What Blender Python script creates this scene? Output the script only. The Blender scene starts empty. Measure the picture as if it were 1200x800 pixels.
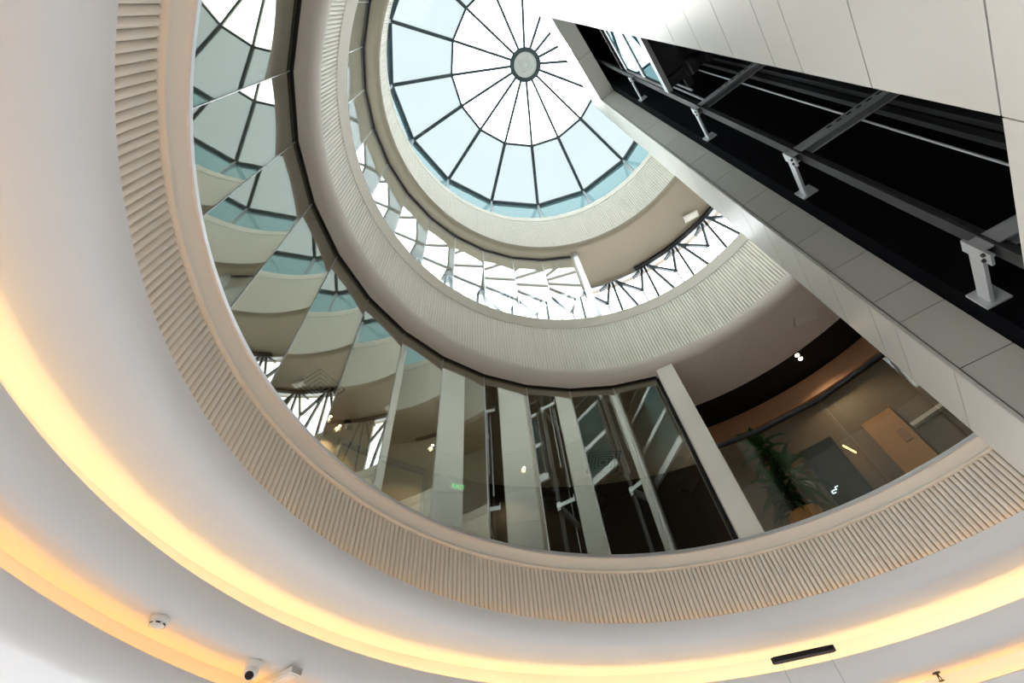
import bpy, bmesh, math, random
from mathutils import Vector, Matrix
random.seed(7)
sc = bpy.context.scene
C = sc.collection

# ------------------------------------------------------------------ camera, sky, sun, exposure
EYE = 1.4                                   # camera height above the ground floor
cam_d = bpy.data.cameras.new('camera'); cam = bpy.data.objects.new('camera', cam_d); C.objects.link(cam)
cam_d.sensor_width = 36.0; cam_d.lens = 573.94 / 1200 * 36.0; cam_d.clip_start = 0.05; cam_d.clip_end = 500
Mw = ((0.997669, -0.038970, 0.056011), (0.0, 0.820863, 0.571126), (-0.068234, -0.569794, 0.818950))
right = Vector(r[0] for r in Mw); down = Vector(r[1] for r in Mw); fwd = Vector(r[2] for r in Mw)
m = Matrix((right, -down, -fwd)).transposed().to_4x4(); m.translation = (0, 0, EYE)
cam.matrix_world = m
sc.camera = cam

world = bpy.data.worlds.new('world'); sc.world = world; world.use_nodes = True
wn = world.node_tree.nodes; wl = world.node_tree.links
bg = wn['Background']; bg.inputs['Color'].default_value = (0.985, 0.99, 1.0, 1); bg.inputs['Strength'].default_value = 4.6

sun_d = bpy.data.lights.new('sun', 'SUN'); sun_d.energy = 1.1; sun_d.angle = math.radians(1.2); sun_d.color = (1.0, 0.96, 0.9)
sun = bpy.data.objects.new('sun', sun_d); C.objects.link(sun); sun.location = (1.4, 3, 30)
sun.rotation_euler = Vector((-0.035, 1.31, 6.64)).to_track_quat('Z', 'Y').to_euler()

sc.view_settings.view_transform = 'Standard'; sc.view_settings.look = 'None'
sc.view_settings.gamma = 1.0; sc.view_settings.use_curve_mapping = False
sc.view_settings.exposure = 0.62

# ------------------------------------------------------------------ helpers
AX = (1.42884, 1.39943)                      # axis of the round void
def pol(th, R, h, ax=AX):
    t = math.radians(th)
    return Vector((ax[0] + R * math.cos(t), ax[1] + R * math.sin(t), h + EYE))
K = 0.76                                     # lift tower frame: a along its front, b into it, h above the eye
D1 = (0.6115, 0.7912); NB = (0.7912, -0.6115)
def tw(a, b, h): return Vector((a * D1[0] + b * NB[0], a * D1[1] + b * NB[1], h + EYE))

def new_mat(name): 
    mt = bpy.data.materials.new(name); mt.use_nodes = True
    return mt, mt.node_tree.nodes, mt.node_tree.links
def paint(name, col, rough=0.6, var=0.03, scale=3.0, metal=0.0, spec=0.4, bump=0.0):
    mt, n, l = new_mat(name); b = n['Principled BSDF']
    tc = n.new('ShaderNodeTexCoord'); nz = n.new('ShaderNodeTexNoise'); nz.inputs['Scale'].default_value = scale; nz.inputs['Detail'].default_value = 4
    mx = n.new('ShaderNodeMix'); mx.data_type = 'RGBA'
    mx.inputs[6].default_value = (*[c * (1 - var) for c in col], 1); mx.inputs[7].default_value = (*[min(1, c * (1 + var)) for c in col], 1)
    l.new(tc.outputs['Object'], nz.inputs['Vector']); l.new(nz.outputs['Fac'], mx.inputs[0]); l.new(mx.outputs[2], b.inputs['Base Color'])
    b.inputs['Roughness'].default_value = rough; b.inputs['Metallic'].default_value = metal; b.inputs['Specular IOR Level'].default_value = spec
    if bump:
        bp = n.new('ShaderNodeBump'); bp.inputs['Strength'].default_value = bump; l.new(nz.outputs['Fac'], bp.inputs['Height']); l.new(bp.outputs['Normal'], b.inputs['Normal'])
    return mt
def wood(name, c1, c2, sx=(2, 2, 14), rough=0.5):
    mt, n, l = new_mat(name); b = n['Principled BSDF']
    tc = n.new('ShaderNodeTexCoord'); mp = n.new('ShaderNodeMapping'); mp.inputs['Scale'].default_value = sx
    nz = n.new('ShaderNodeTexNoise'); nz.inputs['Scale'].default_value = 2.0; nz.inputs['Detail'].default_value = 6; nz.inputs['Distortion'].default_value = 1.5
    mx = n.new('ShaderNodeMix'); mx.data_type = 'RGBA'; mx.inputs[6].default_value = (*c1, 1); mx.inputs[7].default_value = (*c2, 1)
    l.new(tc.outputs['Object'], mp.inputs['Vector']); l.new(mp.outputs['Vector'], nz.inputs['Vector']); l.new(nz.outputs['Fac'], mx.inputs[0]); l.new(mx.outputs[2], b.inputs['Base Color'])
    b.inputs['Roughness'].default_value = rough
    return mt
def glass(name, tint, refl=0.1, rcol=(1, 1, 1), fres=True, rough=0.0, milky=0.0, milk=(0.8, 0.9, 0.92), ior=1.5):
    mt, n, l = new_mat(name); n.remove(n['Principled BSDF']); out = n['Material Output']
    tr = n.new('ShaderNodeBsdfTransparent'); tr.inputs['Color'].default_value = (*tint, 1)
    base = tr.outputs[0]
    if milky:
        df = n.new('ShaderNodeBsdfTranslucent'); df.inputs['Color'].default_value = (*milk, 1)
        ms = n.new('ShaderNodeMixShader'); ms.inputs[0].default_value = milky; l.new(tr.outputs[0], ms.inputs[1]); l.new(df.outputs[0], ms.inputs[2]); base = ms.outputs[0]
    gl = n.new('ShaderNodeBsdfGlossy'); gl.inputs['Color'].default_value = (*rcol, 1); gl.inputs['Roughness'].default_value = rough
    mx = n.new('ShaderNodeMixShader')
    lw = n.new('ShaderNodeLayerWeight'); lw.inputs['Blend'].default_value = 0.5       # schlick: refl + (1 - refl) * facing^4
    pw = n.new('ShaderNodeMath'); pw.operation = 'POWER'; pw.inputs[1].default_value = 4.0; l.new(lw.outputs['Facing'], pw.inputs[0])
    ma = n.new('ShaderNodeMath'); ma.operation = 'MULTIPLY_ADD'; ma.use_clamp = True; ma.inputs[1].default_value = 1 - refl; ma.inputs[2].default_value = refl
    l.new(pw.outputs[0], ma.inputs[0]); l.new(ma.outputs[0], mx.inputs[0])
    l.new(base, mx.inputs[1]); l.new(gl.outputs[0], mx.inputs[2]); l.new(mx.outputs[0], out.inputs['Surface'])
    return mt
def emit(name, col, s):
    mt, n, l = new_mat(name); n.remove(n['Principled BSDF'])
    e = n.new('ShaderNodeEmission'); e.inputs['Color'].default_value = (*col, 1); e.inputs['Strength'].default_value = s
    l.new(e.outputs[0], n['Material Output'].inputs['Surface']); return mt

M = dict(
    white=paint('white_plaster', (0.74, 0.74, 0.745), 0.7, 0.015, 1.5),
    cream=paint('cream_plaster', (0.88, 0.845, 0.755), 0.6, 0.015, 1.5),
    bandw=paint('ivory_ribbing', (0.80, 0.76, 0.68), 0.6, 0.02, 4),
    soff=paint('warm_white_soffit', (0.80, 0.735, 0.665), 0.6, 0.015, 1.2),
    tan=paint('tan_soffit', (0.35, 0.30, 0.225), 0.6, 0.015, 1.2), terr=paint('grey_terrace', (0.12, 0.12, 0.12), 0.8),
    tower=paint('pale_stone_cladding', (0.53, 0.52, 0.48), 0.38, 0.03, 2.2, spec=0.5),
    joint=paint('dark_joint', (0.10, 0.10, 0.09), 0.8),
    silver=paint('brushed_aluminium', (0.62, 0.64, 0.66), 0.35, 0.02, 20, metal=0.6),
    steel=paint('galvanised_steel', (0.60, 0.63, 0.65), 0.45, 0.10, 14, metal=0.35),
    dsteel=paint('dull_dark_steel', (0.05, 0.053, 0.056), 0.7, 0.15, 10, metal=0.2),
    slate=paint('slate_painted_frame', (0.062, 0.082, 0.095), 0.45, 0.05, 5),
    black=paint('matte_black', (0.009, 0.009, 0.010), 0.6, 0.1, 6),
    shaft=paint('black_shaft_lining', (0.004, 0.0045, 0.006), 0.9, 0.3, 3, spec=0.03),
    floor=paint('pale_stone_floor', (0.54, 0.535, 0.53), 0.4, 0.04, 0.8),
    dfloor=paint('dark_carpet', (0.16, 0.14, 0.11), 0.9, 0.2, 8),
    dwall=wood('dark_timber_wall', (0.030, 0.024, 0.020), (0.065, 0.050, 0.040)),
    ochre=paint('ochre_wall', (0.50, 0.40, 0.26), 0.7, 0.03, 2),
    orange=wood('honey_timber', (0.52, 0.24, 0.09), (0.66, 0.34, 0.14), (3, 3, 18)),
    terra=paint('terracotta_plaster', (0.45, 0.24, 0.14), 0.7, 0.05, 2),
    navy=paint('navy_laminate', (0.018, 0.028, 0.04), 0.3, 0.05, 4),
    brown=wood('brown_timber', (0.16, 0.11, 0.075), (0.24, 0.17, 0.12)),
    plastic=paint('white_plastic', (0.80, 0.79, 0.76), 0.35, 0.01, 8),
    lens=paint('black_lens', (0.01, 0.01, 0.012), 0.08, 0.0, 4),
    leaf=paint('green_leaf', (0.035, 0.10, 0.03), 0.4, 0.35, 9),
    bark=paint('brown_stem', (0.15, 0.10, 0.06), 0.8, 0.2, 20),
    soil=paint('soil', (0.04, 0.03, 0.02), 0.9, 0.2, 20),
    facade=glass('bronze_facade_glass', (0.75, 0.745, 0.67), 0.32, (0.86, 0.88, 0.82)),
    clear=glass('clear_glass', (0.93, 0.96, 0.96), 0.07, (0.92, 0.97, 0.98)),
    rail=glass('balustrade_glass', (0.84, 0.84, 0.79), 0.03, (0.9, 0.92, 0.9)),
    wind=glass('window_glass', (0.96, 0.98, 0.985), 0.02),
    domein=glass('clear_dome_glass', (0.92, 0.95, 0.96), 0.02),
    domeout=glass('frosted_dome_glass', (0.078, 0.096, 0.098), 0.02, milky=0.12, milk=(0.38, 0.43, 0.44)),
    drum=glass('teal_drum_glass', (0.04, 0.072, 0.076), 0.04, milky=0.15, milk=(0.14, 0.24, 0.25)),
    carglass=glass('lift_glass', (0.2, 0.34, 0.36), 0.04, (0.6, 0.9, 0.95), milky=0.6, milk=(0.42, 0.66, 0.70)),
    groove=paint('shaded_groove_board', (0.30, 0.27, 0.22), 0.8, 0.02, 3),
    grey=paint('grey_plaster', (0.42, 0.42, 0.42), 0.7, 0.02, 1.0),
    led=emit('warm_led', (1.0, 0.60, 0.24), 10.5),
    led2=emit('amber_led', (1.0, 0.48, 0.12), 7.5),
    led0=emit('warm_led_dim', (1.0, 0.48, 0.17), 5.0),
    spot=emit('downlight_glow', (1.0, 0.85, 0.6), 14.0),
    amber=emit('amber_strip', (1.0, 0.55, 0.15), 6.0),
    exitg=emit('green_exit', (0.05, 0.85, 0.2), 2.5),
    signw=emit('sign_glow', (0.75, 0.95, 1.0), 1.6),
    panel_lit=emit('hub_panel', (0.80, 0.85, 0.78), 0.75),
    tube=paint('opal_cover', (0.86, 0.86, 0.85), 0.3, 0.01, 3),
)

class MB:
    def __init__(s): s.bm = bmesh.new()
    def hexa(s, p):          # p: 8 points, bottom loop then top loop
        v = [s.bm.verts.new(q) for q in p]
        for f in ((0, 1, 2, 3), (4, 5, 6, 7), (0, 1, 5, 4), (1, 2, 6, 5), (2, 3, 7, 6), (3, 0, 4, 7)): s.bm.faces.new([v[i] for i in f])
        return s
    def box(s, x0, x1, y0, y1, z0, z1, T=lambda a, b, c: Vector((a, b, c))):
        return s.hexa([T(x0, y0, z0), T(x1, y0, z0), T(x1, y1, z0), T(x0, y1, z0), T(x0, y0, z1), T(x1, y0, z1), T(x1, y1, z1), T(x0, y1, z1)])
    def sweep(s, prof, th0=0, th1=360, n=144, ax=AX):
        full = abs(th1 - th0) >= 359.99; k = n if full else n + 1
        rows = [[s.bm.verts.new(pol(th0 + (th1 - th0) * i / n, R, h, ax)) for R, h in prof] for i in range(k)]
        m_ = len(prof)
        for i in range(n):
            a, b = rows[i], rows[(i + 1) % k]
            for j in range(m_): s.bm.faces.new((a[j], b[j], b[(j + 1) % m_], a[(j + 1) % m_]))
        if not full: s.bm.faces.new(rows[0]); s.bm.faces.new(rows[-1])
        return s
    def bar(s, p, q, w, d, up=Vector((0, 0, 1))):     # rectangular bar from p to q
        p, q = Vector(p), Vector(q); z = (q - p).normalized(); x = z.cross(up)
        if x.length < 1e-4: x = z.cross(Vector((1, 0, 0)))
        x.normalize(); y = z.cross(x); x *= w / 2; y *= d / 2
        return s.hexa([p - x - y, p + x - y, p + x + y, p - x + y, q - x - y, q + x - y, q + x + y, q - x + y])
    def rod(s, p, q, r, r2=None, n=10):
        p, q = Vector(p), Vector(q); z = (q - p).normalized(); x = z.orthogonal().normalized(); y = z.cross(x); r2 = r if r2 is None else r2
        A = [s.bm.verts.new(p + r * (x * math.cos(2 * math.pi * i / n) + y * math.sin(2 * math.pi * i / n))) for i in range(n)]
        B = [s.bm.verts.new(q + r2 * (x * math.cos(2 * math.pi * i / n) + y * math.sin(2 * math.pi * i / n))) for i in range(n)]
        for i in range(n): s.bm.faces.new((A[i], A[(i + 1) % n], B[(i + 1) % n], B[i]))
        s.bm.faces.new(A); s.bm.faces.new(B); return s
    def lathe(s, prof, T, n=24):                      # prof (r, z) about local z, placed by matrix T; ends on the axis
        rows = []
        for r, z in prof:
            rows.append([s.bm.verts.new(T @ Vector((0, 0, z)))] if r < 1e-6 else [s.bm.verts.new(T @ Vector((r * math.cos(2 * math.pi * i / n), r * math.sin(2 * math.pi * i / n), z))) for i in range(n)])
        for a, b in zip(rows, rows[1:]):
            for i in range(n):
                if len(a) == 1: s.bm.faces.new((a[0], b[i], b[(i + 1) % n]))
                elif len(b) == 1: s.bm.faces.new((a[i], b[0], a[(i + 1) % n]))
                else: s.bm.faces.new((a[i], b[i], b[(i + 1) % n], a[(i + 1) % n]))
        return s
    def mesh(s, name, mat, sharp=35):
        bmesh.ops.recalc_face_normals(s.bm, faces=s.bm.faces)
        me = bpy.data.meshes.new(name); s.bm.to_mesh(me); s.bm.free(); me.materials.append(mat)
        for p in me.polygons: p.use_smooth = True
        me.set_sharp_from_angle(angle=math.radians(sharp)); return me
    def build(s, name, mat, parent=None, sharp=35): return link(name, s.mesh(name, mat, sharp), parent)

def link(name, me, parent=None, matrix=None):
    o = bpy.data.objects.new(name, me); C.objects.link(o)
    if matrix is not None: o.matrix_world = matrix
    if parent is not None:
        o.parent = parent
        o.matrix_parent_inverse = parent.matrix_basis.inverted()
    return o
def tag(o, label, cat, group=None, kind=None):
    o['label'] = label; o['category'] = cat
    if group: o['group'] = group
    if kind: o['kind'] = kind
    return o
def empty(name, loc, label, cat, group=None, kind=None):
    o = bpy.data.objects.new(name, None); C.objects.link(o); o.location = loc; o.empty_display_size = 0.1
    return tag(o, label, cat, group, kind)
def arc(cx, cy, r, a0, a1, n=8): return [(cx + r * math.cos(math.radians(a0 + (a1 - a0) * i / n)), cy + r * math.sin(math.radians(a0 + (a1 - a0) * i / n))) for i in range(n + 1)]

# ------------------------------------------------------------------ ground floor: floor and stepped ceiling
fl = MB(); fl.box(-26, 28, -26, 28, -0.3, 0.0); o = fl.build('floor', M['floor'])
tag(o, 'pale stone ground floor under the round void', 'floor', kind='structure')

def soffit(name, lipR, lipH, r, outR, label, thick=0.03, mat='white', back=None):
    """flat ring soffit that rolls up into a rounded lip at its inner edge"""
    z0 = lipH - r
    prof = [(outR, z0)] + arc(lipR + r, lipH, r, 270, 180, 10) + [(lipR + 0.012, lipH + 0.008), (lipR + 0.035, lipH + 0.013), (lipR + 0.042, lipH + 0.010), (lipR + 0.036, lipH - 0.01)] \
        + arc(lipR + r, lipH, r - thick, 180, 270, 8)[1:] + [(outR, z0 + thick)]
    o = MB().sweep(prof, n=192).build(name, M[mat]); return tag(o, label, 'ceiling', kind='structure')
soffit('ceiling', 2.89, 1.945, 0.135, 3.54, 'white ring of ceiling with rounded lip under the ribbed band')
soffit('ceiling', 3.35, 1.634, 0.17, 3.75, 'white stepped ceiling ring below the brightest warm light cove')
soffit('ceiling', 3.59, 1.32, 0.15, 4.60, 'white stepped ceiling ring below the deeper amber light cove')
o = MB().sweep([(4.60, 1.17), (4.60, 1.23), (9.0, 1.25), (9.0, 1.15)], n=96).build('ceiling', M['white']); tag(o, 'flat white outer ceiling beyond the light coves', 'ceiling', kind='structure')
o = MB().sweep([(3.54, 1.84), (3.56, 1.84), (3.56, 1.494), (3.54, 1.494)], n=192).build('trim_1', M['white']); tag(o, 'upright back wall of the brightest cove', 'trim', kind='structure')
o = MB().sweep([(3.75, 1.494), (3.77, 1.494), (3.77, 1.20), (3.75, 1.20)], n=192).build('trim_2', M['white']); tag(o, 'upright back wall of the amber cove', 'trim', kind='structure')

o = MB().sweep([(8.6, -EYE), (8.6, 1.15), (8.8, 1.15), (8.8, -EYE)], -125, 48, 60).build('wall_light_block', M['grey']); tag(o, 'added unseen grey wall blocking side light in the ground floor hall', 'wall', kind='structure')  # unseen wall added to block horizon sky and darken the rounded ceiling lips
# led strips lying behind the three lips
def led(R, h, mat, label, w=0.012, t=0.01):
    o = MB().sweep([(R - w, h), (R + w, h), (R + w, h + t), (R - w, h + t)], n=160).build('led_strip', M[mat]); tag(o, label, 'light strip', 'cove light strips')
led(3.418, 1.55, 'led', 'warm led strip in the cove round the middle ceiling step', 0.004, 0.03)
led(3.655, 1.245, 'led2', 'amber led strip in the cove round the lowest ceiling step', 0.004, 0.03)
led(2.975, 1.875, 'led0', 'dim led strip at the foot of the lowest ribbed band', 0.008, 0.012)

# ------------------------------------------------------------------ ribbed bands
NFL = 450
def rib_prof(w, d): return [(-w / 2, 0)] + [(-w / 2 * math.cos(math.pi * i / 6), d * (0.25 + 0.75 * math.sin(math.pi * i / 6))) for i in range(7)] + [(w / 2, 0)]
def ribs(b, Rw, h0, h1, ths):
    w = 2 * math.pi * Rw / NFL * 0.90; P = rib_prof(w, 0.020)
    for th in ths:
        c = pol(th, Rw, 0); t = math.radians(th); e = Vector((math.cos(t), math.sin(t), 0)); s_ = Vector((-math.sin(t), math.cos(t), 0))
        lo = [b.bm.verts.new(c + s_ * x - e * y + Vector((0, 0, h0))) for x, y in P]
        hi = [b.bm.verts.new(c + s_ * x - e * y + Vector((0, 0, h1))) for x, y in P]
        n = len(P)
        for i in range(n - 1): b.bm.faces.new((lo[i], lo[i + 1], hi[i + 1], hi[i]))
        b.bm.faces.new(lo); b.bm.faces.new(hi)
def band(name, Rw, h0, h1, outR, topH, label, mat):
    o = MB().sweep([(Rw, h0), (Rw, h1), (outR, topH), (outR, h0)], n=180).build(name, M[mat])
    return tag(o, label, 'ribbed band', kind='structure')
# band one: each rib is a piece of its own where the photograph shows it
b1 = band('trim_3', 3.005, 1.84, 2.44, 3.30, 2.44, 'lowest ribbed ivory band glowing warm at its foot', 'joint')
proto = MB(); w1 = 2 * math.pi * 3.0 / NFL * 0.90; P = rib_prof(w1, 0.020)
lo = [proto.bm.verts.new((x, -y, 1.86)) for x, y in P]; hi = [proto.bm.verts.new((x, -y, 2.435)) for x, y in P]
for i in range(len(P) - 1): proto.bm.faces.new((lo[i], lo[i + 1], hi[i + 1], hi[i]))
proto.bm.faces.new(lo); proto.bm.faces.new(hi); rib_me = proto.mesh('rib', M['bandw'], 50)
step = 360 / NFL; seen = []; rest = []
for i in range(NFL):
    th = i * step; (seen if 22 <= th <= 224 else rest).append(th)
for th in seen:
    p = pol(th, 3.005, 0); link('rib', rib_me, b1, Matrix.Translation(p) @ Matrix.Rotation(math.radians(th - 90), 4, 'Z'))
b = MB(); ribs(b, 3.005, 1.86, 2.435, rest); o = b.build('ribs', M['bandw'], b1, 50); o['kind'] = 'stuff'
MB().sweep([(3.01, 2.436), (2.962, 2.436), (2.958, 2.445), (2.962, 2.456), (2.972, 2.460), (2.952, 2.50), (2.934, 2.535), (2.926, 2.545), (3.30, 2.545)], n=192).build('smooth_ledge', M['bandw'], b1)
MB().sweep([(2.922, 2.546), (2.912, 2.550), (2.910, 2.578), (2.914, 2.582), (3.30, 2.582), (3.30, 2.546)], n=192).build('sill_strip', M['silver'], b1)
# band two
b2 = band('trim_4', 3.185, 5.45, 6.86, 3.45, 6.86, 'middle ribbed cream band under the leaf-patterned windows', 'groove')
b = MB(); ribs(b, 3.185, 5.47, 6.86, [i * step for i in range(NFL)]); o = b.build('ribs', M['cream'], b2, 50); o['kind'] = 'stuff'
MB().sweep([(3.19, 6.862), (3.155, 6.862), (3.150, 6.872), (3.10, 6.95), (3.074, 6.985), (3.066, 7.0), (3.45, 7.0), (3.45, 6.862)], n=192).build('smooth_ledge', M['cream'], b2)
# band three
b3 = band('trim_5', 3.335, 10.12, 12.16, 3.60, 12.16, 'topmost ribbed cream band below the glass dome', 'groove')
b = MB(); ribs(b, 3.335, 10.10, 12.16, [i * step for i in range(NFL)]); o = b.build('ribs', M['cream'], b3, 50); o['kind'] = 'stuff'
MB().sweep([(3.34, 12.162), (3.31, 12.162), (3.305, 12.175), (3.335, 12.40), (3.345, 12.50), (3.60, 12.50), (3.60, 12.162)], n=192).build('smooth_ledge', M['cream'], b3)

# ------------------------------------------------------------------ storey one: slab, soffit, corridor
def slab_soffit(name, lipR, lipH, flatH, rr, outR, label, mat='soff'):
    prof = [(outR, flatH), (lipR + rr, flatH)]
    for i in range(1, 11):
        a = math.pi / 2 * i / 10; prof.append((lipR + rr - rr * math.sin(a), lipH - (lipH - flatH) * math.cos(a)))
    prof += [(lipR + 0.008, lipH + 0.012), (lipR + 0.03, lipH + 0.014), (lipR + 0.16, lipH), (lipR + 0.3, flatH + 0.12), (outR, flatH + 0.12)]
    o = MB().sweep(prof, n=192).build(name, M[mat]); return tag(o, label, 'ceiling', kind='structure')
slab_soffit('ceiling', 3.04, 5.57, 5.40, 0.13, 5.6, 'warm white soffit ring under the middle ribbed band')
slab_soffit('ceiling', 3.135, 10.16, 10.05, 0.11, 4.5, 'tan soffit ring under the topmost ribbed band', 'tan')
o = MB().sweep([(3.30, 2.30), (3.30, 2.45), (9.0, 2.45), (9.0, 2.30)], n=96).build('floor', M['dfloor']); tag(o, 'dark corridor floor behind the bronze glass', 'floor', kind='structure')
o = MB().sweep([(3.46, 6.70), (3.46, 6.90), (4.6, 6.90), (4.6, 6.70)], n=96).build('floor', M['brown']); tag(o, 'upper gallery floor inside the leaf-patterned windows', 'floor', kind='structure')
o = MB().sweep([(3.62, 12.2), (3.62, 12.45), (4.7, 12.45), (4.7, 12.2)], n=96).build('ceiling', M['white']); tag(o, 'roof slab around the foot of the dome', 'roof', kind='structure')
# outer corridor walls of storey one
o = MB().sweep([(5.45, 2.45), (5.45, 5.40), (5.6, 5.40), (5.6, 2.45)], 66, 117, 40).build('wall_back', M['dwall']); tag(o, 'dark timber corridor wall behind the bronze glass', 'wall', kind='structure')
o = MB().sweep([(5.45, 2.45), (5.45, 5.40), (5.6, 5.40), (5.6, 2.45)], 117, 132.4, 16).build('wall_rear', M['ochre']); tag(o, 'ochre wall panel behind the black framed opening', 'wall', kind='structure')
o = MB().sweep([(5.45, 2.45), (5.45, 5.40), (5.6, 5.40), (5.6, 2.45)], 132.4, 250, 80).build('wall_left', M['brown']); tag(o, 'brown corridor wall behind the mirrored glass', 'wall', kind='structure')
o = MB().sweep([(4.80, 2.45), (4.80, 5.40), (4.95, 5.40), (4.95, 2.45)], -110, 66, 110).build('wall_right', M['brown']); tag(o, 'brown timber corridor wall behind the glass balustrade', 'wall', kind='structure')
o = MB().sweep([(4.62, 5.02), (4.62, 5.36), (4.80, 5.36), (4.80, 5.02)], -110, 66, 110).build('trim_6', M['terra']); tag(o, 'terracotta bulkhead above the corridor wall', 'trim', kind='structure')
o = MB().sweep([(4.10, 5.385), (4.10, 5.399), (4.80, 5.399), (4.80, 5.385)], -110, 66, 110).build('ceiling', M['black']); tag(o, 'black ceiling strip holding twin downlights', 'ceiling', kind='structure')
# walls between storeys above the ceiling void (outer skin)
o = MB().sweep([(5.6, 5.40), (5.6, 6.6), (5.7, 6.6), (5.7, 5.40)], n=80).build('wall_outer', M['white']); tag(o, 'white outer parapet of the terrace', 'wall', kind='structure')
o = MB().sweep([(4.6, 6.55), (4.6, 6.7), (5.7, 6.7), (5.7, 6.55)], n=80).build('roof_terrace', M['terr']); tag(o, 'grey terrace outside the leaf-patterned windows', 'roof', kind='structure')

# facade glass: flat panes of a 32-sided ring
def pane_ring(parent, R, h0, h1, phase, dth, k0, k1, mat, gap=0.004, t=0.012, name='glass_pane'):
    for k in range(k0, k1):
        a, c = pol(phase + dth * k, R, 0), pol(phase + dth * (k + 1), R, 0)
        u = (c - a).normalized(); n_ = Vector((u.y, -u.x, 0))
        a2, c2 = a + u * gap, c - u * gap
        z0, z1 = Vector((0, 0, h0)), Vector((0, 0, h1)); o2 = n_ * t
        MB().hexa([a2 + z0, c2 + z0, c2 + o2 + z0, a2 + o2 + z0, a2 + z1, c2 + z1, c2 + o2 + z1, a2 + o2 + z1]).build(name, M[mat], parent)
win1 = empty('window_1', pol(150, 3.275, 2.582), 'tall bronze mirrored glass facade standing on the lowest ribbed band', 'glass facade', kind='structure')
bpy.context.view_layer.update()
def pane_single(parent, R, h0, h1, phase, dth, k0, k1, mat, name='glass_pane'):
    for k in range(k0, k1):
        a, c = pol(phase + dth * k, R, 0), pol(phase + dth * (k + 1), R, 0); u = (c - a).normalized(); g = u * 0.003
        bm = bmesh.new(); v = [bm.verts.new(q) for q in (a + g + Vector((0, 0, h0)), c - g + Vector((0, 0, h0)), c - g + Vector((0, 0, h1)), a + g + Vector((0, 0, h1)))]
        bm.faces.new(v); s_ = MB(); s_.bm.free(); s_.bm = bm; s_.build(name, M[mat], parent)
pane_ring(win1, 3.275, 2.585, 5.372, 71.4, 11.25, 0, 16, 'facade')
hd = MB()
for k in range(16):
    hd.bar(pol(71.4 + 11.25 * k, 3.262, 5.385), pol(71.4 + 11.25 * (k + 1), 3.262, 5.385), 0.03, 0.026)
hd.build('head_channel', M['black'], win1)
jb = MB(); jb.bar(pol(71.25, 3.262, 2.585), pol(71.25, 3.262, 5.35), 0.035, 0.05); jb.build('end_frame', M['black'], win1)
for k in range(1, 16):
    MB().bar(pol(71.4 + 11.25 * k, 3.277, 2.585), pol(71.4 + 11.25 * k, 3.277, 5.37), 0.006, 0.014).build('pane_joint', M['silver'], win1)

# rectangular column beside the facade
cb = MB(); P0, P1 = Vector((2.452, 4.374, 0)), Vector((2.657, 4.261, 0)); dv = Vector((AX[0], AX[1], 0)); bk = ((P0 + P1) / 2 - dv).normalized() * 0.22
z0, z1 = Vector((0, 0, 2.58 + EYE)), Vector((0, 0, 5.405 + EYE))
cb.hexa([P0 + z0, P1 + z0, P1 + bk + z0, P0 + bk + z0, P0 + z1, P1 + z1, P1 + bk + z1, P0 + bk + z1]); o = cb.build('column', M['cream'])
tag(o, 'cream rectangular column between bronze facade and glass balustrade', 'column', kind='structure')

# glass balustrade with black handrail
bal = empty('glass_balustrade', pol(50, 3.0, 2.582), 'frameless glass balustrade with black handrail along the open corridor', 'balustrade')
bvs = [66.3 - 13.4 * 0.55 * 0]  # first joint beside the column
ths = [67.0, 58.2, 44.9, 31.4, 18.0, 4.6, -8.8, -22.2, -35.6, -49.0, -62.4, -75.8, -89.2]
for t0, t1 in zip(ths, ths[1:]):
    a, c = pol(t0, 3.0, 0), pol(t1, 3.0, 0); u = (c - a).normalized(); n_ = Vector((-u.y, u.x, 0)) * 0.012; g = u * 0.004
    z0, z1 = Vector((0, 0, 2.584)), Vector((0, 0, 3.70))
    MB().hexa([a + g + z0, c - g + z0, c - g + n_ + z0, a + g + n_ + z0, a + g + z1, c - g + z1, c - g + n_ + z1, a + g + n_ + z1]).build('glass_pane', M['rail'], bal)
    MB().bar(pol(t0, 3.0, 3.72), pol(t1, 3.0, 3.72), 0.045, 0.035).build('handrail', M['black'], bal)

# ------------------------------------------------------------------ storey two: gallery glass, post, leaf windows
win2 = empty('window_2', pol(140, 3.42, 7.0), 'clear gallery glass ring above the middle ribbed band', 'glass screen', kind='structure')
pane_ring(win2, 3.42, 7.0, 10.01, 76.0 + 4.0, 11.25, 0, 14, 'clear')
hd = MB()
for k in range(14): hd.bar(pol(80 + 11.25 * k, 3.405, 10.035), pol(80 + 11.25 * (k + 1), 3.405, 10.035), 0.04, 0.035)
hd.build('head_channel', M['black'], win2)
for k in range(1, 14): MB().bar(pol(80 + 11.25 * k, 3.421, 7.0), pol(80 + 11.25 * k, 3.421, 10.0), 0.008, 0.014).build('pane_joint', M['silver'], win2)
o = MB().bar(pol(78.6, 3.40, 7.0), pol(78.6, 3.40, 10.045), 0.10, 0.17, up=(pol(78.6, 1, 0) - pol(78.6, 0, 0))).build('post', M['silver']); tag(o, 'pale metal post closing the clear gallery glass', 'post', kind='structure')

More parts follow.
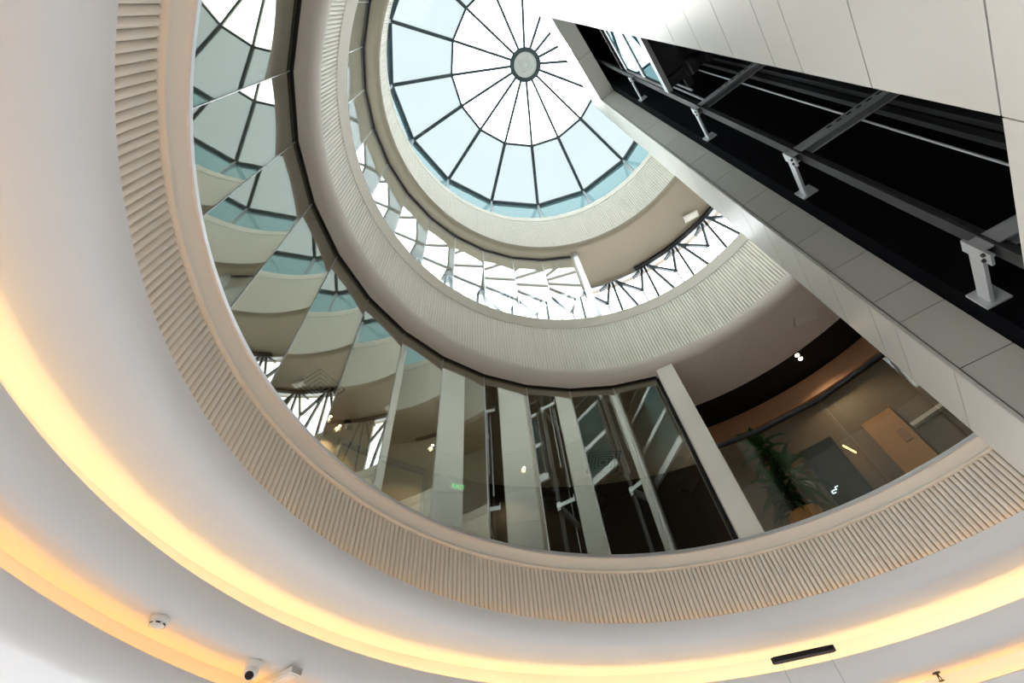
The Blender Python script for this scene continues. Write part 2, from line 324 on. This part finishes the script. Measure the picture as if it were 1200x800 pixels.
win3 = empty('window_3', pol(50, 4.33, 6.9), 'outer window wall with dark branching mullions in front of white sky', 'window', kind='structure')
RW = 4.33
def cyl(th, h): return pol(th, RW, h)
NB_ = 0
th0s = [40.3 + 10.6 * k for k in range(-1, 15)]
mull_lines = [  # (d_theta, h) pairs in one bay, measured from the bay's node
    ((0.0, 9.23), (0.0, 6.92), 0.022), ((5.7, 10.0), (0.2, 9.24), 0.05), ((-2.9, 9.98), (-0.1, 9.23), 0.05),
    ((-3.9, 10.0), (-1.8, 7.0), 0.048), ((-5.2, 10.0), (-10.6, 7.0), 0.048), ((0.6, 9.82), (-2.0, 9.98), 0.03)]
for t0 in th0s:
    for (d0, ha), (d1, hb), w in mull_lines:
        MB().bar(cyl(t0 + d0, ha), cyl(t0 + d1, hb), w, 0.07, up=(pol(t0, 1, 0) - pol(t0, 0, 0))).build('mullion', M['slate'], win3)
    a, c = cyl(t0, 0), cyl(t0 + 10.6, 0); u = (c - a).normalized(); n_ = Vector((u.y, -u.x, 0)); g = n_ * 0.03
    z0, z1 = Vector((0, 0, 6.92)), Vector((0, 0, 10.0))
    MB().hexa([a + g + z0, c + g + z0, c + g + n_ * 0.01 + z0, a + g + n_ * 0.01 + z0, a + g + z1, c + g + z1, c + g + n_ * 0.01 + z1, a + g + n_ * 0.01 + z1]).build('glass_pane', M['wind'], win3)
MB().sweep([(4.29, 9.985), (4.29, 10.03), (4.37, 10.03), (4.37, 9.985)], 29.7, 199.3, 120).build('top_rail', M['silver'], win3)
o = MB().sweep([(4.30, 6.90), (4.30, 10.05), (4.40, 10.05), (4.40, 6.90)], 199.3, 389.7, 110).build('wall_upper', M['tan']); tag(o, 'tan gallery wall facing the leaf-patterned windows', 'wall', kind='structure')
o = MB().sweep([(4.20, 9.985), (4.20, 10.048), (4.285, 10.048), (4.285, 9.985)], 10, 60.4, 40).build('trim_7', M['black']); tag(o, 'black blind box along the top of the leaf windows', 'trim', kind='structure')

# ------------------------------------------------------------------ dome
DX = (1.395, 1.430)
dome = empty('window_4', Vector((DX[0], DX[1], 12.5 + EYE)), 'round sixteen-ribbed glass dome with a pale hub', 'skylight', kind='structure')
H0, R0, H1, R1, H2, R2 = 13.82, 3.49, 14.63, 1.99, 15.14, 0.36
PH = 40.0; N16 = 16; dt = 360 / 16
def dp(k, R, h): return pol(PH + dt * k, R, h, DX)
def quad(parent, name, pts, mat):
    bm = bmesh.new(); bm.faces.new([bm.verts.new(p) for p in pts]); s_ = MB(); s_.bm.free(); s_.bm = bm; return s_.build(name, M[mat], parent)
for k in range(N16):
    a0, a1 = dp(k, R0, H0), dp(k + 1, R0, H0); m0, m1 = dp(k, R1, H1), dp(k + 1, R1, H1); h0_, h1_ = dp(k, R2, H2), dp(k + 1, R2, H2)
    d0, d1_ = dp(k, R0 - 0.02, 12.5), dp(k + 1, R0 - 0.02, 12.5)
    up = Vector((0, 0, 0.035))
    quad(dome, 'outer_pane', [a0 + up, a1 + up, m1 + up, m0 + up], 'domeout')
    quad(dome, 'inner_pane', [m0 + up, m1 + up, h1_ + up, h0_ + up], 'domein')
    quad(dome, 'drum_pane', [d0, d1_, a1, a0], 'drum')
    MB().bar(a0, m0, 0.075, 0.10).build('rib', M['slate'], dome)
    MB().bar(m0, h0_, 0.062, 0.09).build('rib', M['slate'], dome)
    MB().bar(a0, a1, 0.13, 0.10).build('ring_bar', M['slate'], dome)
    MB().bar(m0, m1, 0.055, 0.07).build('ring_bar', M['slate'], dome)
    MB().bar(dp(k, R0 - 0.03, 12.5), dp(k, R0 - 0.03, H0), 0.07, 0.05).build('drum_mullion', M['steel'], dome)
hb = MB().sweep([(0.31, H2 - 0.05), (0.42, H2 - 0.05), (0.42, H2 + 0.06), (0.31, H2 + 0.06)], n=40, ax=DX).build('hub_ring', M['slate'], dome)
hp = MB(); hp.lathe([(0, 0), (0.315, 0), (0.315, 0.02), (0, 0.02)], Matrix.Translation((DX[0], DX[1], H2 - 0.01 + EYE)), 32); hp.build('hub_panel', M['tube'], dome)
fr = MB()
for s_ in (0.20, 0.12):
    q = [Vector((DX[0] + s_ * math.cos(math.radians(a)), DX[1] + s_ * math.sin(math.radians(a)), H2 - 0.015 + EYE)) for a in (20, 110, 200, 290)]
    for i in range(4): fr.bar(q[i], q[(i + 1) % 4], 0.012, 0.01)
fr.build('hub_grille', M['silver'], dome)

# ------------------------------------------------------------------ lift tower
B0 = 1.394 * K; AL, AR = 3.04, 1.178; AE, AS = 3.662, 0.556; HT = 13.38; HL = 11.40; HB = 1.473; BD = B0 + 1.5; RV = 0.315
tower = empty('lift_shaft', tw((AE + AS) / 2, (B0 + BD) / 2, -EYE), 'tall pale stone lift tower with a long dark opening', 'lift shaft')
core = MB()
T = tw
core.box(AL + 0.03, AE - 0.03, B0 + 0.03, BD - 0.03, -EYE, HT, T)                     # left pier
core.box(AS + 0.03, AS + 0.11, B0 + 0.11, BD - 0.03, -EYE, HT, T)                     # right flank
core.box(AS + 0.03, AR - 0.03, B0 + 0.03, B0 + 0.10, -EYE, HT, T)                     # front right
core.box(AR - 0.03, AL + 0.03, B0 + 0.03, B0 + RV, HL + 0.03, HT, T)                  # lintel
core.box(AR - 0.03, AL + 0.03, B0 + 0.03, B0 + 0.10, -EYE, HB - 0.03, T)              # below the opening
core.box(AS + 0.11, AL + 0.03, BD - 0.11, BD - 0.03, -EYE, HT, T)                     # back
core.build('core', M['joint'], tower)
def panel(a0, a1, b0, b1, h0, h1, name='cladding_panel', g=0.0035, mat='tower'):
    MB().box(a0 + (g if a1 - a0 > .04 else 0), a1 - (g if a1 - a0 > .04 else 0), b0 + (g if b1 - b0 > .04 else 0), b1 - (g if b1 - b0 > .04 else 0), h0 + g, h1 - g, T).build(name, M[mat], tower)
hs = [-EYE, -0.2, 0.75, HB] + [v * K for v in (2.69, 3.33, 3.67, 4.31, 4.98, 5.65, 6.30, 7.30, 8.30, 9.60, 10.9, 12.2, 13.6)] + [HL, 12.4, HT]
for h0, h1 in zip(hs, hs[1:]):
    panel(AS, AR, B0, B0 + 0.03, h0, h1)
    panel(AL, AE, B0, B0 + 0.03, h0, h1)
    panel(AE - 0.03, AE, B0 + 0.031, BD, h0, h1); panel(AS, AS + 0.03, B0 + 0.031, BD, h0, h1)
    if HB <= h0 < HL: panel(AL, AL + 0.03, B0 + 0.031, B0 + RV, h0, h1, 'jamb_panel')
    panel(AS + 0.03, AE - 0.03, BD - 0.03, BD, h0, h1)
for h0, h1 in ((-EYE, 0.72), (0.72, HB)): panel(AR, (AR + AL) / 2, B0, B0 + 0.03, h0, h1); panel((AR + AL) / 2, AL, B0, B0 + 0.03, h0, h1)
for h0, h1 in ((HL, 12.4), (12.4, HT)): panel(AR, (AR + AL) / 2, B0, B0 + 0.03, h0, h1); panel((AR + AL) / 2, AL, B0, B0 + 0.03, h0, h1)
panel(AR, (AR + AL) / 2, B0 + 0.031, B0 + RV, HL, HL + 0.03, 'lintel_panel'); panel((AR + AL) / 2, AL, B0 + 0.031, B0 + RV, HL, HL + 0.03, 'lintel_panel')
MB().box(AS, AE, B0, BD, HT, HT + 0.06, T).build('roof_cap', M['tower'], tower)
MB().box(AL - 0.014, AL + 0.0, B0 - 0.0, B0 + 0.02, HB, HL, T).build('edge_bead', M['tower'], tower)
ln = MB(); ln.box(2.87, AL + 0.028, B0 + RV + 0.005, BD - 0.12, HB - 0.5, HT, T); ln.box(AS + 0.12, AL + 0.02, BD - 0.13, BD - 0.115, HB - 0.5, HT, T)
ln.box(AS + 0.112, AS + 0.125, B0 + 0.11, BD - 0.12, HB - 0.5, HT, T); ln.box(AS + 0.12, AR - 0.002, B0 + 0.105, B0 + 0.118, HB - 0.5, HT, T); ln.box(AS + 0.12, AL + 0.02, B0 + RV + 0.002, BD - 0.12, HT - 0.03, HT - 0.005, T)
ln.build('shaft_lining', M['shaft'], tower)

# guide rails, ropes and brackets inside the shaft
def rail(a, b, label, w=0.07, mat='dsteel', h0=0.2, h1=HT - 0.1):
    o = MB().box(a - w / 2, a + w / 2, b - 0.008, b + 0.008, h0, h1, T).box(a - 0.008, a + 0.008, b, b + 0.06, h0, h1, T).build('guide_rail', M[mat], tower); o['label'] = label; return o
rail(2.475, 1.47, 'dark steel guide rail nearest the jamb panels, held by brackets', 0.09)
rail(2.60, 2.15, 'paired dark steel guide rail at the back of the shaft, outer one', 0.05)
rail(2.57, 2.24, 'paired dark steel guide rail at the back of the shaft, inner one', 0.05)
o = MB().rod(T(2.53, 1.98, 0.2), T(2.53, 1.98, HT - 0.1), 0.009).build('lift_rope', M['steel'], tower)
def bracket(h, label, boxy=False):
    root = MB().box(2.52, 2.868, 1.405, 1.425, h - 0.10, h - 0.01, T).build('rail_bracket', M['steel'], tower); root['label'] = label
    B = MB(); B.box(2.44, 2.52, 1.42, 2.36, h - 0.012, h, T); B.box(2.44, 2.452, 1.42, 2.36, h - 0.11, h, T); B.box(2.508, 2.52, 1.42, 2.36, h - 0.11, h, T)
    B.build('channel_beam', M['steel'], root)
    for j in range(7): MB().box(2.4385, 2.4405, 1.75 + j * 0.08, 1.79 + j * 0.08, h - 0.05, h - 0.03, T).build('slot', M['black'], root)
    MB().box(2.44, 2.52, 1.405, 1.42, h - 0.16, h + 0.03, T).build('end_plate', M['steel'], root)
    MB().box(2.855, 2.869, 1.37, 1.50, h - 0.12, h + 0.03, T).build('foot_plate', M['steel'], root)
    for (a_, z_) in ((2.46, -0.12), (2.50, -0.12)): MB().rod(T(a_, 1.392, h + z_), T(a_, 1.406, h + z_), 0.012, n=6).build('bolt', M['dsteel'], root)
bracket(4.16, 'steel bracket across the middle of the dark lift opening'); bracket(6.30, 'steel bracket just below the lift car'); bracket(2.30, 'steel bracket low in the shaft beside the sill panel'); bracket(9.2, 'steel bracket beside the lift car, high in the shaft')

# lift car
car = empty('lift_car', T(1.75, 1.85, 7.0), 'glass-fronted lift car hanging high in the dark shaft', 'lift')
bpy.context.view_layer.update()
ca0, ca1, cb0, cb1, ch0, ch1 = 0.75, 2.36, 1.44, 2.34, 7.02, 9.55
MB().box(ca0, ca1, cb0 + 0.02, cb1, ch0 + 0.10, ch0 + 0.16, T).build('car_floor', M['dsteel'], car)
MB().box(ca0, ca1, cb0 - 0.03, cb0 + 0.03, ch0, ch0 + 0.16, T).build('sill_channel', M['silver'], car)
for bb in (1.72, 2.0, 2.28): MB().box(ca0, ca1, bb, bb + 0.05, ch0, ch0 + 0.10, T).build('under_beam', M['dsteel'], car)
for aa in (1.3, 1.75, 2.2): MB().box(aa, aa + 0.06, cb0 + 0.05, cb1, ch0 + 0.02, ch0 + 0.10, T).build('cross_beam', M['dsteel'], car)
for (h0, h1) in ((7.22, 8.02), (8.14, 9.05)): MB().box(ca0 + 0.05, ca1 - 0.08, cb0 - 0.004, cb0 + 0.008, h0, h1, T).build('glass_pane', M['carglass'], car)
for (h0, h1) in ((7.16, 7.22), (8.02, 8.14), (9.05, 9.15)): MB().box(ca0 + 0.02, ca1 - 0.02, cb0 - 0.02, cb0 + 0.02, h0, h1, T).build('front_rail', M['steel'], car)
MB().box(ca1 - 0.08, ca1 - 0.02, cb0 - 0.02, cb0 + 0.02, 7.16, 9.15, T).build('front_stile', M['dsteel'], car)
MB().box(ca0, ca1, cb1 - 0.02, cb1, ch0 + 0.16, ch1, T).build('back_wall', M['dsteel'], car)
MB().box(ca1 - 0.02, ca1, cb0 + 0.03, cb1 - 0.02, ch0 + 0.16, ch1, T).build('side_wall', M['dsteel'], car)
MB().box(ca0, ca1, cb0, cb1, ch1, ch1 + 0.08, T).build('car_roof', M['dsteel'], car)
for i, (aa, bb) in enumerate(((2.42, 1.50), (2.44, 1.62), (2.62, 1.60), (2.68, 1.72))): MB().rod(T(aa, bb, 7.3 - 0.5 * (i % 2)), T(aa, bb, 9.3), 0.014, n=6).build('side_rod', M['steel'], car)
MB().rod(T(2.25, 1.75, 7.0), T(2.25, 1.83, 7.0), 0.10, n=16).build('pulley', M['dsteel'], car)
MB().bar(T(2.36, 1.70, 7.1), T(2.475, 1.70, 7.1), 0.08, 0.12).build('guide_shoe', M['dsteel'], car)
MB().rod(T(1.7, 1.9, ch1 + 0.08), T(1.7, 1.9, HT - 0.2), 0.02, n=6).build('hoist_rope', M['dsteel'], car)

# ------------------------------------------------------------------ things on the ceilings
def on_ceil(th, R, h): return Matrix.Translation(pol(th, R, h)) @ Matrix.Rotation(math.pi, 4, 'X')     # local +z points down
# smoke detector
z2 = 1.634 - 0.17
def ceil_hit(px, py, h):
    d = right * (px - 600) + down * (py - 400) + fwd * 573.94; return d * (h / d.z) + Vector((0, 0, EYE))
def down_at(p): return Matrix.Translation(p) @ Matrix.Rotation(math.pi, 4, 'X')
p = ceil_hit(188, 724, z2); sd = empty('smoke_detector', p, 'small round white smoke detector on the stepped ceiling', 'smoke detector'); Tm = down_at(p)
MB().lathe([(0, 0), (0.048, 0), (0.050, 0.004), (0.050, 0.022), (0.046, 0.028), (0.0, 0.028)], Tm).build('base', M['plastic'], sd)
MB().lathe([(0, 0.028), (0.040, 0.028), (0.038, 0.040), (0.020, 0.050), (0.0, 0.052)], Tm).build('chamber', M['plastic'], sd)
for j in range(6):
    a = math.radians(60 * j); c_ = Tm @ Vector((0.036 * math.cos(a), 0.036 * math.sin(a), 0.036)); t_ = Vector((-math.sin(a), math.cos(a) * -1, 0)) 
    MB().bar(c_ - t_ * 0.011, c_ + t_ * 0.011, 0.008, 0.007).build('vent', M['black'], sd)
# dome security camera
p = ceil_hit(298, 776, z2); sk = empty('security_camera', p, 'white turret security camera with black lens beside the light fitting', 'camera'); Tm = down_at(p)
MB().lathe([(0, 0), (0.052, 0), (0.054, 0.006), (0.050, 0.020), (0.043, 0.034), (0, 0.034)], Tm).build('base', M['plastic'], sk)
look = Vector((0.10, -0.62, -0.75)).normalized(); Tb = Matrix.Translation(p + Vector((0, 0, -0.055))) @ look.to_track_quat('Z', 'Y').to_matrix().to_4x4()
MB().lathe([(0, -0.042)] + [(0.042 * math.cos(math.radians(a)), 0.042 * math.sin(math.radians(a))) for a in range(-75, 46, 15)] + [(0.027, 0.030), (0, 0.030)], Tb).build('turret', M['plastic'], sk)
MB().lathe([(0.0, 0.031), (0.026, 0.031), (0.024, 0.036), (0.014, 0.038), (0, 0.039)], Tb).build('lens', M['lens'], sk)

def light_bar(name, p0, p1, w, t, label, cat='light fitting', capmat='plastic', facemat='tube', group=None):
    p0, p1 = Vector(p0), Vector(p1); root = empty(name, (p0 + p1) / 2, label, cat, group)
    u = (p1 - p0).normalized(); dn = Vector((0, 0, -1))
    MB().bar(p0 + dn * t * 0.4, p1 + dn * t * 0.4, w, t * 0.8).build('housing', M[capmat], root)
    MB().bar(p0 + u * 0.02 + dn * t * 0.9, p1 - u * 0.02 + dn * t * 0.9, w * 0.7, t * 0.22).build('diffuser', M[facemat], root)
    for q, s_ in ((p0, 1), (p1, -1)): MB().bar(q + dn * t * 0.42, q + u * s_ * 0.018 + dn * t * 0.42, w * 1.06, t * 0.9).build('end_cap', M[capmat], root)
    return root
light_bar('emergency_light', ceil_hit(349, 782, z2), ceil_hit(300, 804, z2), 0.075, 0.04, 'slim white light fitting beside the security camera')
light_bar('emergency_light', ceil_hit(801, 257, 10.05), ceil_hit(817, 248.5, 10.05), 0.16, 0.06, 'small pale light fitting on the soffit near the leaf windows', capmat='soff', facemat='cream', group='soffit light fittings')
light_bar('emergency_light', ceil_hit(930, 376, 5.40), ceil_hit(957, 366, 5.40), 0.17, 0.05, 'pale light fitting flush on the soffit beside the lift tower', capmat='soff', facemat='cream', group='soffit light fittings')

# linear pendant lamp: black ceiling canopy with two wires, lamp below
za = 1.634 - 0.17
pa, pb = ceil_hit(903, 772, 1.62), ceil_hit(977, 756, 1.62)
pl = empty('pendant_lamp', (pa + pb) / 2, 'black bar pendant lamp hung on two thin wires', 'pendant lamp')
def rbar(p0, p1, w, t, name, mat, parent):
    p0, p1 = Vector(p0), Vector(p1); u = (p1 - p0).normalized(); s_ = Vector((-u.y, u.x, 0)); B = MB(); ring = []
    for zz in (0, -t):
        lp = []
        for (c_, a0) in ((p1 - u * w / 2, -90), (p0 + u * w / 2, 90)):
            for i in range(7):
                a = math.radians(a0 + 30 * i); lp.append(B.bm.verts.new(c_ + u * (w / 2) * math.cos(a) + s_ * (w / 2) * math.sin(a) + Vector((0, 0, zz))))
        ring.append(lp)
    n = len(ring[0])
    for i in range(n): B.bm.faces.new((ring[0][i], ring[0][(i + 1) % n], ring[1][(i + 1) % n], ring[1][i]))
    B.bm.faces.new(ring[0]); B.bm.faces.new(ring[1]); return B.build(name, M[mat], parent)
rbar(pa, pb, 0.06, 0.035, 'canopy', 'black', pl)
for f_ in (0.13, 0.87):
    q = pa.lerp(pb, f_); MB().rod(q + Vector((0, 0, -0.03)), q + Vector((0, 0, -0.90)), 0.0012, n=5).build('wire', M['dsteel'], pl)
off = (pb - pa) * 0.4; rbar(pa - off + Vector((0, 0, -0.90)), pb + off + Vector((0, 0, -0.90)), 0.05, 0.04, 'lamp_body', 'black', pl)

# sprinkler
p = ceil_hit(1097, 788, z2); sp = empty('sprinkler', p, 'small dark sprinkler head hanging from the stepped ceiling', 'sprinkler'); Tm = down_at(p)
MB().lathe([(0, 0), (0.030, 0), (0.030, 0.004), (0.010, 0.008), (0.009, 0.03), (0, 0.03)], Tm).build('escutcheon', M['dsteel'], sp)
for s_ in (-1, 1): MB().bar(Tm @ Vector((0.008 * s_, 0, 0.028)), Tm @ Vector((0.012 * s_, 0, 0.055)), 0.004, 0.006).build('frame_arm', M['dsteel'], sp)
MB().lathe([(0, 0.055), (0.022, 0.055), (0.022, 0.058), (0, 0.058)], Tm).build('deflector', M['dsteel'], sp)

# corridor ceiling: diffusers, spotlights, downlights, exit sign
def diffuser(px, py, label, size=0.26):
    p = ceil_hit(px, py, 5.398); root = empty('air_diffuser', p, label, 'air vent', 'corridor air vents'); t = math.atan2(p.y - AX[1], p.x - AX[0]) + 0.1
    R_ = Matrix.Translation(p) @ Matrix.Rotation(t, 4, 'Z')
    MB().box(-size, size, -size, size, -0.002, 0.0, lambda a, b, c: R_ @ Vector((a, b, c))).build('back_box', M['dsteel'], root)
    for j in range(5):
        s0 = size - 0.055 * j; q = [R_ @ Vector((x * s0, y * s0, -0.012)) for x, y in ((-1, -1), (1, -1), (1, 1), (-1, 1))]; B = MB()
        for i in range(4): B.bar(q[i], q[(i + 1) % 4], 0.03, 0.008)
        B.build('vane_frame', M['plastic'], root)
diffuser(376, 453, 'square louvred air vent on the corridor ceiling behind the sloping reflections'); diffuser(707, 541, 'square louvred air vent on the corridor ceiling near the dark timber wall', 0.28)
def track_spot(px, py, label):
    p = ceil_hit(px, py, 5.39); root = empty('spotlight', p, label, 'spotlight', 'corridor spotlights')
    MB().rod(p, p + Vector((0, 0, -0.05)), 0.012, n=8).build('stem', M['black'], root)
    d = Vector((0.35, -0.2, -0.7)).normalized(); c_ = p + Vector((0, 0, -0.10)); MB().rod(c_ - d * 0.09, c_ + d * 0.09, 0.05, n=14).build('can', M['black'], root)
track_spot(318, 424, 'black can spotlight on the corridor ceiling beside the square air vent'); track_spot(410, 492, 'black can spotlight on the corridor ceiling above the ochre opening')
def twin(px, py, h, label, gap=0.07, r=0.022, watt=22):
    p = ceil_hit(px, py, h); root = empty('downlight', p, label, 'downlight', 'twin downlights')
    rad = Vector((p.x - AX[0], p.y - AX[1], 0)).normalized()
    MB().bar(p - rad * (gap / 2 + r * 1.5) , p + rad * (gap / 2 + r * 1.5), r * 3, 0.006).build('trim_plate', M['black'], root)
    for s_ in (-0.5, 0.5): MB().lathe([(0, 0), (r, 0), (r, 0.004), (0, 0.004)], down_at(p + rad * gap * s_ + Vector((0, 0, -0.003))), 12).build('lamp', M['spot'], root)
    ld = bpy.data.lights.new('downlight_beam', 'SPOT'); ld.energy = watt; ld.color = (1.0, 0.78, 0.5); ld.spot_size = math.radians(130); ld.spot_blend = 0.6; ld.shadow_soft_size = 0.04
    lo_ = bpy.data.objects.new('downlight_beam', ld); C.objects.link(lo_); lo_.parent = root; lo_.location = (0, 0, -0.03)
twin(386, 489, 5.396, 'twin downlight in the corridor ceiling close to the square air vent'); twin(397, 500, 5.396, 'twin downlight in the corridor ceiling beside the can spotlight')
twin(506, 523, 5.396, 'twin downlight in the corridor ceiling before the dark timber wall'); twin(936, 418, 5.383, 'bright twin downlight in the black ceiling strip', 0.10, 0.03, 18); twin(614, 548, 5.396, 'single-looking twin downlight by the dark timber wall', 0.03)
# exit sign on the dark wall
def hit_R(px, py, R):
    d = right * (px - 600) + down * (py - 400) + fwd * 573.94; u = Vector((d.x, d.y)) / d.z
    A_ = u.dot(u); B_ = -2 * (u.x * AX[0] + u.y * AX[1]); C_ = AX[0] ** 2 + AX[1] ** 2 - R * R
    h = (-B_ + math.sqrt(B_ * B_ - 4 * A_ * C_)) / (2 * A_); return Vector((u.x * h, u.y * h, h + EYE))
p = hit_R(537, 571, 5.43); ex = empty('exit_sign', p, 'green lit exit sign on the dark timber wall', 'sign'); t = Vector((-(p.y - AX[1]), p.x - AX[0], 0)).normalized(); rad = Vector((t.y, -t.x, 0))
MB().bar(p - t * 0.15, p + t * 0.15, 0.03, 0.14).build('sign_box', M['black'], ex)
cu = bpy.data.curves.new('exit_letters', 'FONT'); cu.body = 'EXIT'; cu.size = 0.11; cu.align_x = 'CENTER'; cu.align_y = 'CENTER'; cu.extrude = 0.002; cu.materials.append(M['exitg'])
tmp = bpy.data.objects.new('tmp', cu); C.objects.link(tmp); bpy.context.view_layer.update(); tme = bpy.data.meshes.new_from_object(tmp.evaluated_get(bpy.context.evaluated_depsgraph_get())); bpy.data.objects.remove(tmp); tme.materials.clear(); tme.materials.append(M['exitg'])
tx = bpy.data.objects.new('exit_letters', tme); C.objects.link(tx); Rm = Matrix((-t, Vector((0, 0, 1)), -rad)).transposed().to_4x4(); Rm.translation = p - rad * 0.02; tx.matrix_world = Rm; tx.parent = ex; tx.matrix_parent_inverse = Matrix.Translation(p).inverted()
# black frame of the ochre opening
of = empty('opening_frame', pol(124.6, 5.44, 2.45), 'black frame round the ochre wall panel behind bronze glass', 'frame')
MB().sweep([(5.39, 5.30), (5.39, 5.39), (5.445, 5.39), (5.445, 5.30)], 116.8, 132.4, 16).build('head', M['black'], of)
for th in (117.0, 132.2): MB().bar(pol(th, 5.42, 2.46), pol(th, 5.42, 5.30), 0.07, 0.06).build('jamb', M['black'], of)
MB().sweep([(5.36, 4.30), (5.36, 4.36), (5.445, 4.36), (5.445, 4.30)], 117.5, 131.6, 16).build('mid_rail', M['cream'], of)

# things along the right corridor
p = pol(41.0, 4.78, 2.45)
dr = empty('door_1', p, 'honey timber door set in the brown corridor wall', 'door', kind='structure')
MB().sweep([(4.74, 2.46), (4.74, 4.36), (4.795, 4.36), (4.795, 2.46)], 37.8, 42.5, 6).build('leaf', M['orange'], dr)
pq = pol(39.0, 4.735, 3.95); MB().bar(pq + Vector((0, 0, -0.09)), pq + Vector((0, 0, 0.09)), 0.10, 0.012, up=pol(39, 1, 0) - pol(39, 0, 0)).build('notice', M['terra'], dr)
p = pol(50.5, 4.6, 2.45); tt = empty('display_totem', p, 'dark navy totem with a small glowing mark against the corridor wall', 'totem')
MB().sweep([(4.62, 2.46), (4.62, 4.36), (4.79, 4.36), (4.79, 2.46)], 47.2, 52.6, 6).build('body', M['navy'], tt)
q0 = pol(51.5, 4.612, 3.68); tg = Vector((-math.sin(math.radians(51.5)), math.cos(math.radians(51.5)), 0))
mk = MB()
for (x0, z0_, x1, z1_) in ((-.05, .03, -.01, .03), (-.01, .03, -.01, -.01), (-.01, 0, .05, 0), (.05, 0, .05, -.035), (.01, -.035, .05, -.035)): mk.bar(q0 + tg * x0 + Vector((0, 0, z0_)), q0 + tg * x1 + Vector((0, 0, z1_)), 0.012, 0.006)
mk.build('glowing_mark', M['signw'], tt)
o = MB().bar(hit_R(988, 522, 4.60), hit_R(1003, 530, 4.60), 0.02, 0.015).build('wall_light', M['amber']); tag(o, 'thin amber light bar on the face of the navy totem', 'light')
o = MB().sweep([(4.72, 3.98), (4.72, 4.03), (4.80, 4.03), (4.80, 3.98)], 20, 37.4, 14).build('reflection_strip', M['soff']); tag(o, 'pale strip standing in for a reflection on the corridor wall beside the timber door', 'trim', kind='structure')  # pale strip added to draw a reflected light line on the wall

# potted dracaena behind the balustrade
pp = pol(58.5, 3.52, 2.451); pt = empty('potted_plant', pp, 'leafy dracaena in an orange planter behind the balustrade', 'plant')
MB().lathe([(0, 0), (0.13, 0), (0.17, 0.50), (0.155, 0.50), (0.15, 0.46), (0, 0.46)], Matrix.Translation(pp), 24).build('planter', M['orange'], pt)
MB().lathe([(0, 0.462), (0.15, 0.462), (0.12, 0.475), (0, 0.48)], Matrix.Translation(pp), 16).build('soil', M['soil'], pt)
rnd = random.Random(3)
for (dx, dy, hh) in ((0, 0.02, 1.55), (0.06, -0.04, 1.15), (-0.07, 0.0, 0.95), (0.02, 0.07, 0.8)):
    top = pp + Vector((dx * 1.6, dy * 1.6, hh)); MB().rod(pp + Vector((dx, dy, 0.47)), top, 0.016, 0.010, 8).build('stem', M['bark'], pt)
    for j in range(26):
        f_ = j / 25; az = j * 2.4 + rnd.uniform(-.3, .3); el = math.radians(75 * f_ - 15 + rnd.uniform(-10, 10)); L = rnd.uniform(0.26, 0.40); w = 0.034
        base = top + Vector((0, 0, -0.34 * (1 - f_)));
        out = Vector((math.cos(az), math.sin(az), 0)); sd_ = Vector((-out.y, out.x, 0)); B = MB(); prev = None; pos = base.copy(); e_ = el
        for k in range(6):
            ww = w * (0.45, 0.9, 1.0, 0.8, 0.5, 0.04)[k]
            dirv = out * math.cos(e_) + Vector((0, 0, math.sin(e_))); nrm = dirv.cross(sd_)
            row = [B.bm.verts.new(pos - sd_ * ww), B.bm.verts.new(pos - nrm * 0.006 if k < 5 else pos), B.bm.verts.new(pos + sd_ * ww)]
            if prev: B.bm.faces.new((prev[0], prev[1], row[1], row[0])); B.bm.faces.new((prev[1], prev[2], row[2], row[1]))
            prev = row; pos = pos + dirv * L / 5; e_ -= 0.28
        B.build('leaf', M['leaf'], pt, 60)
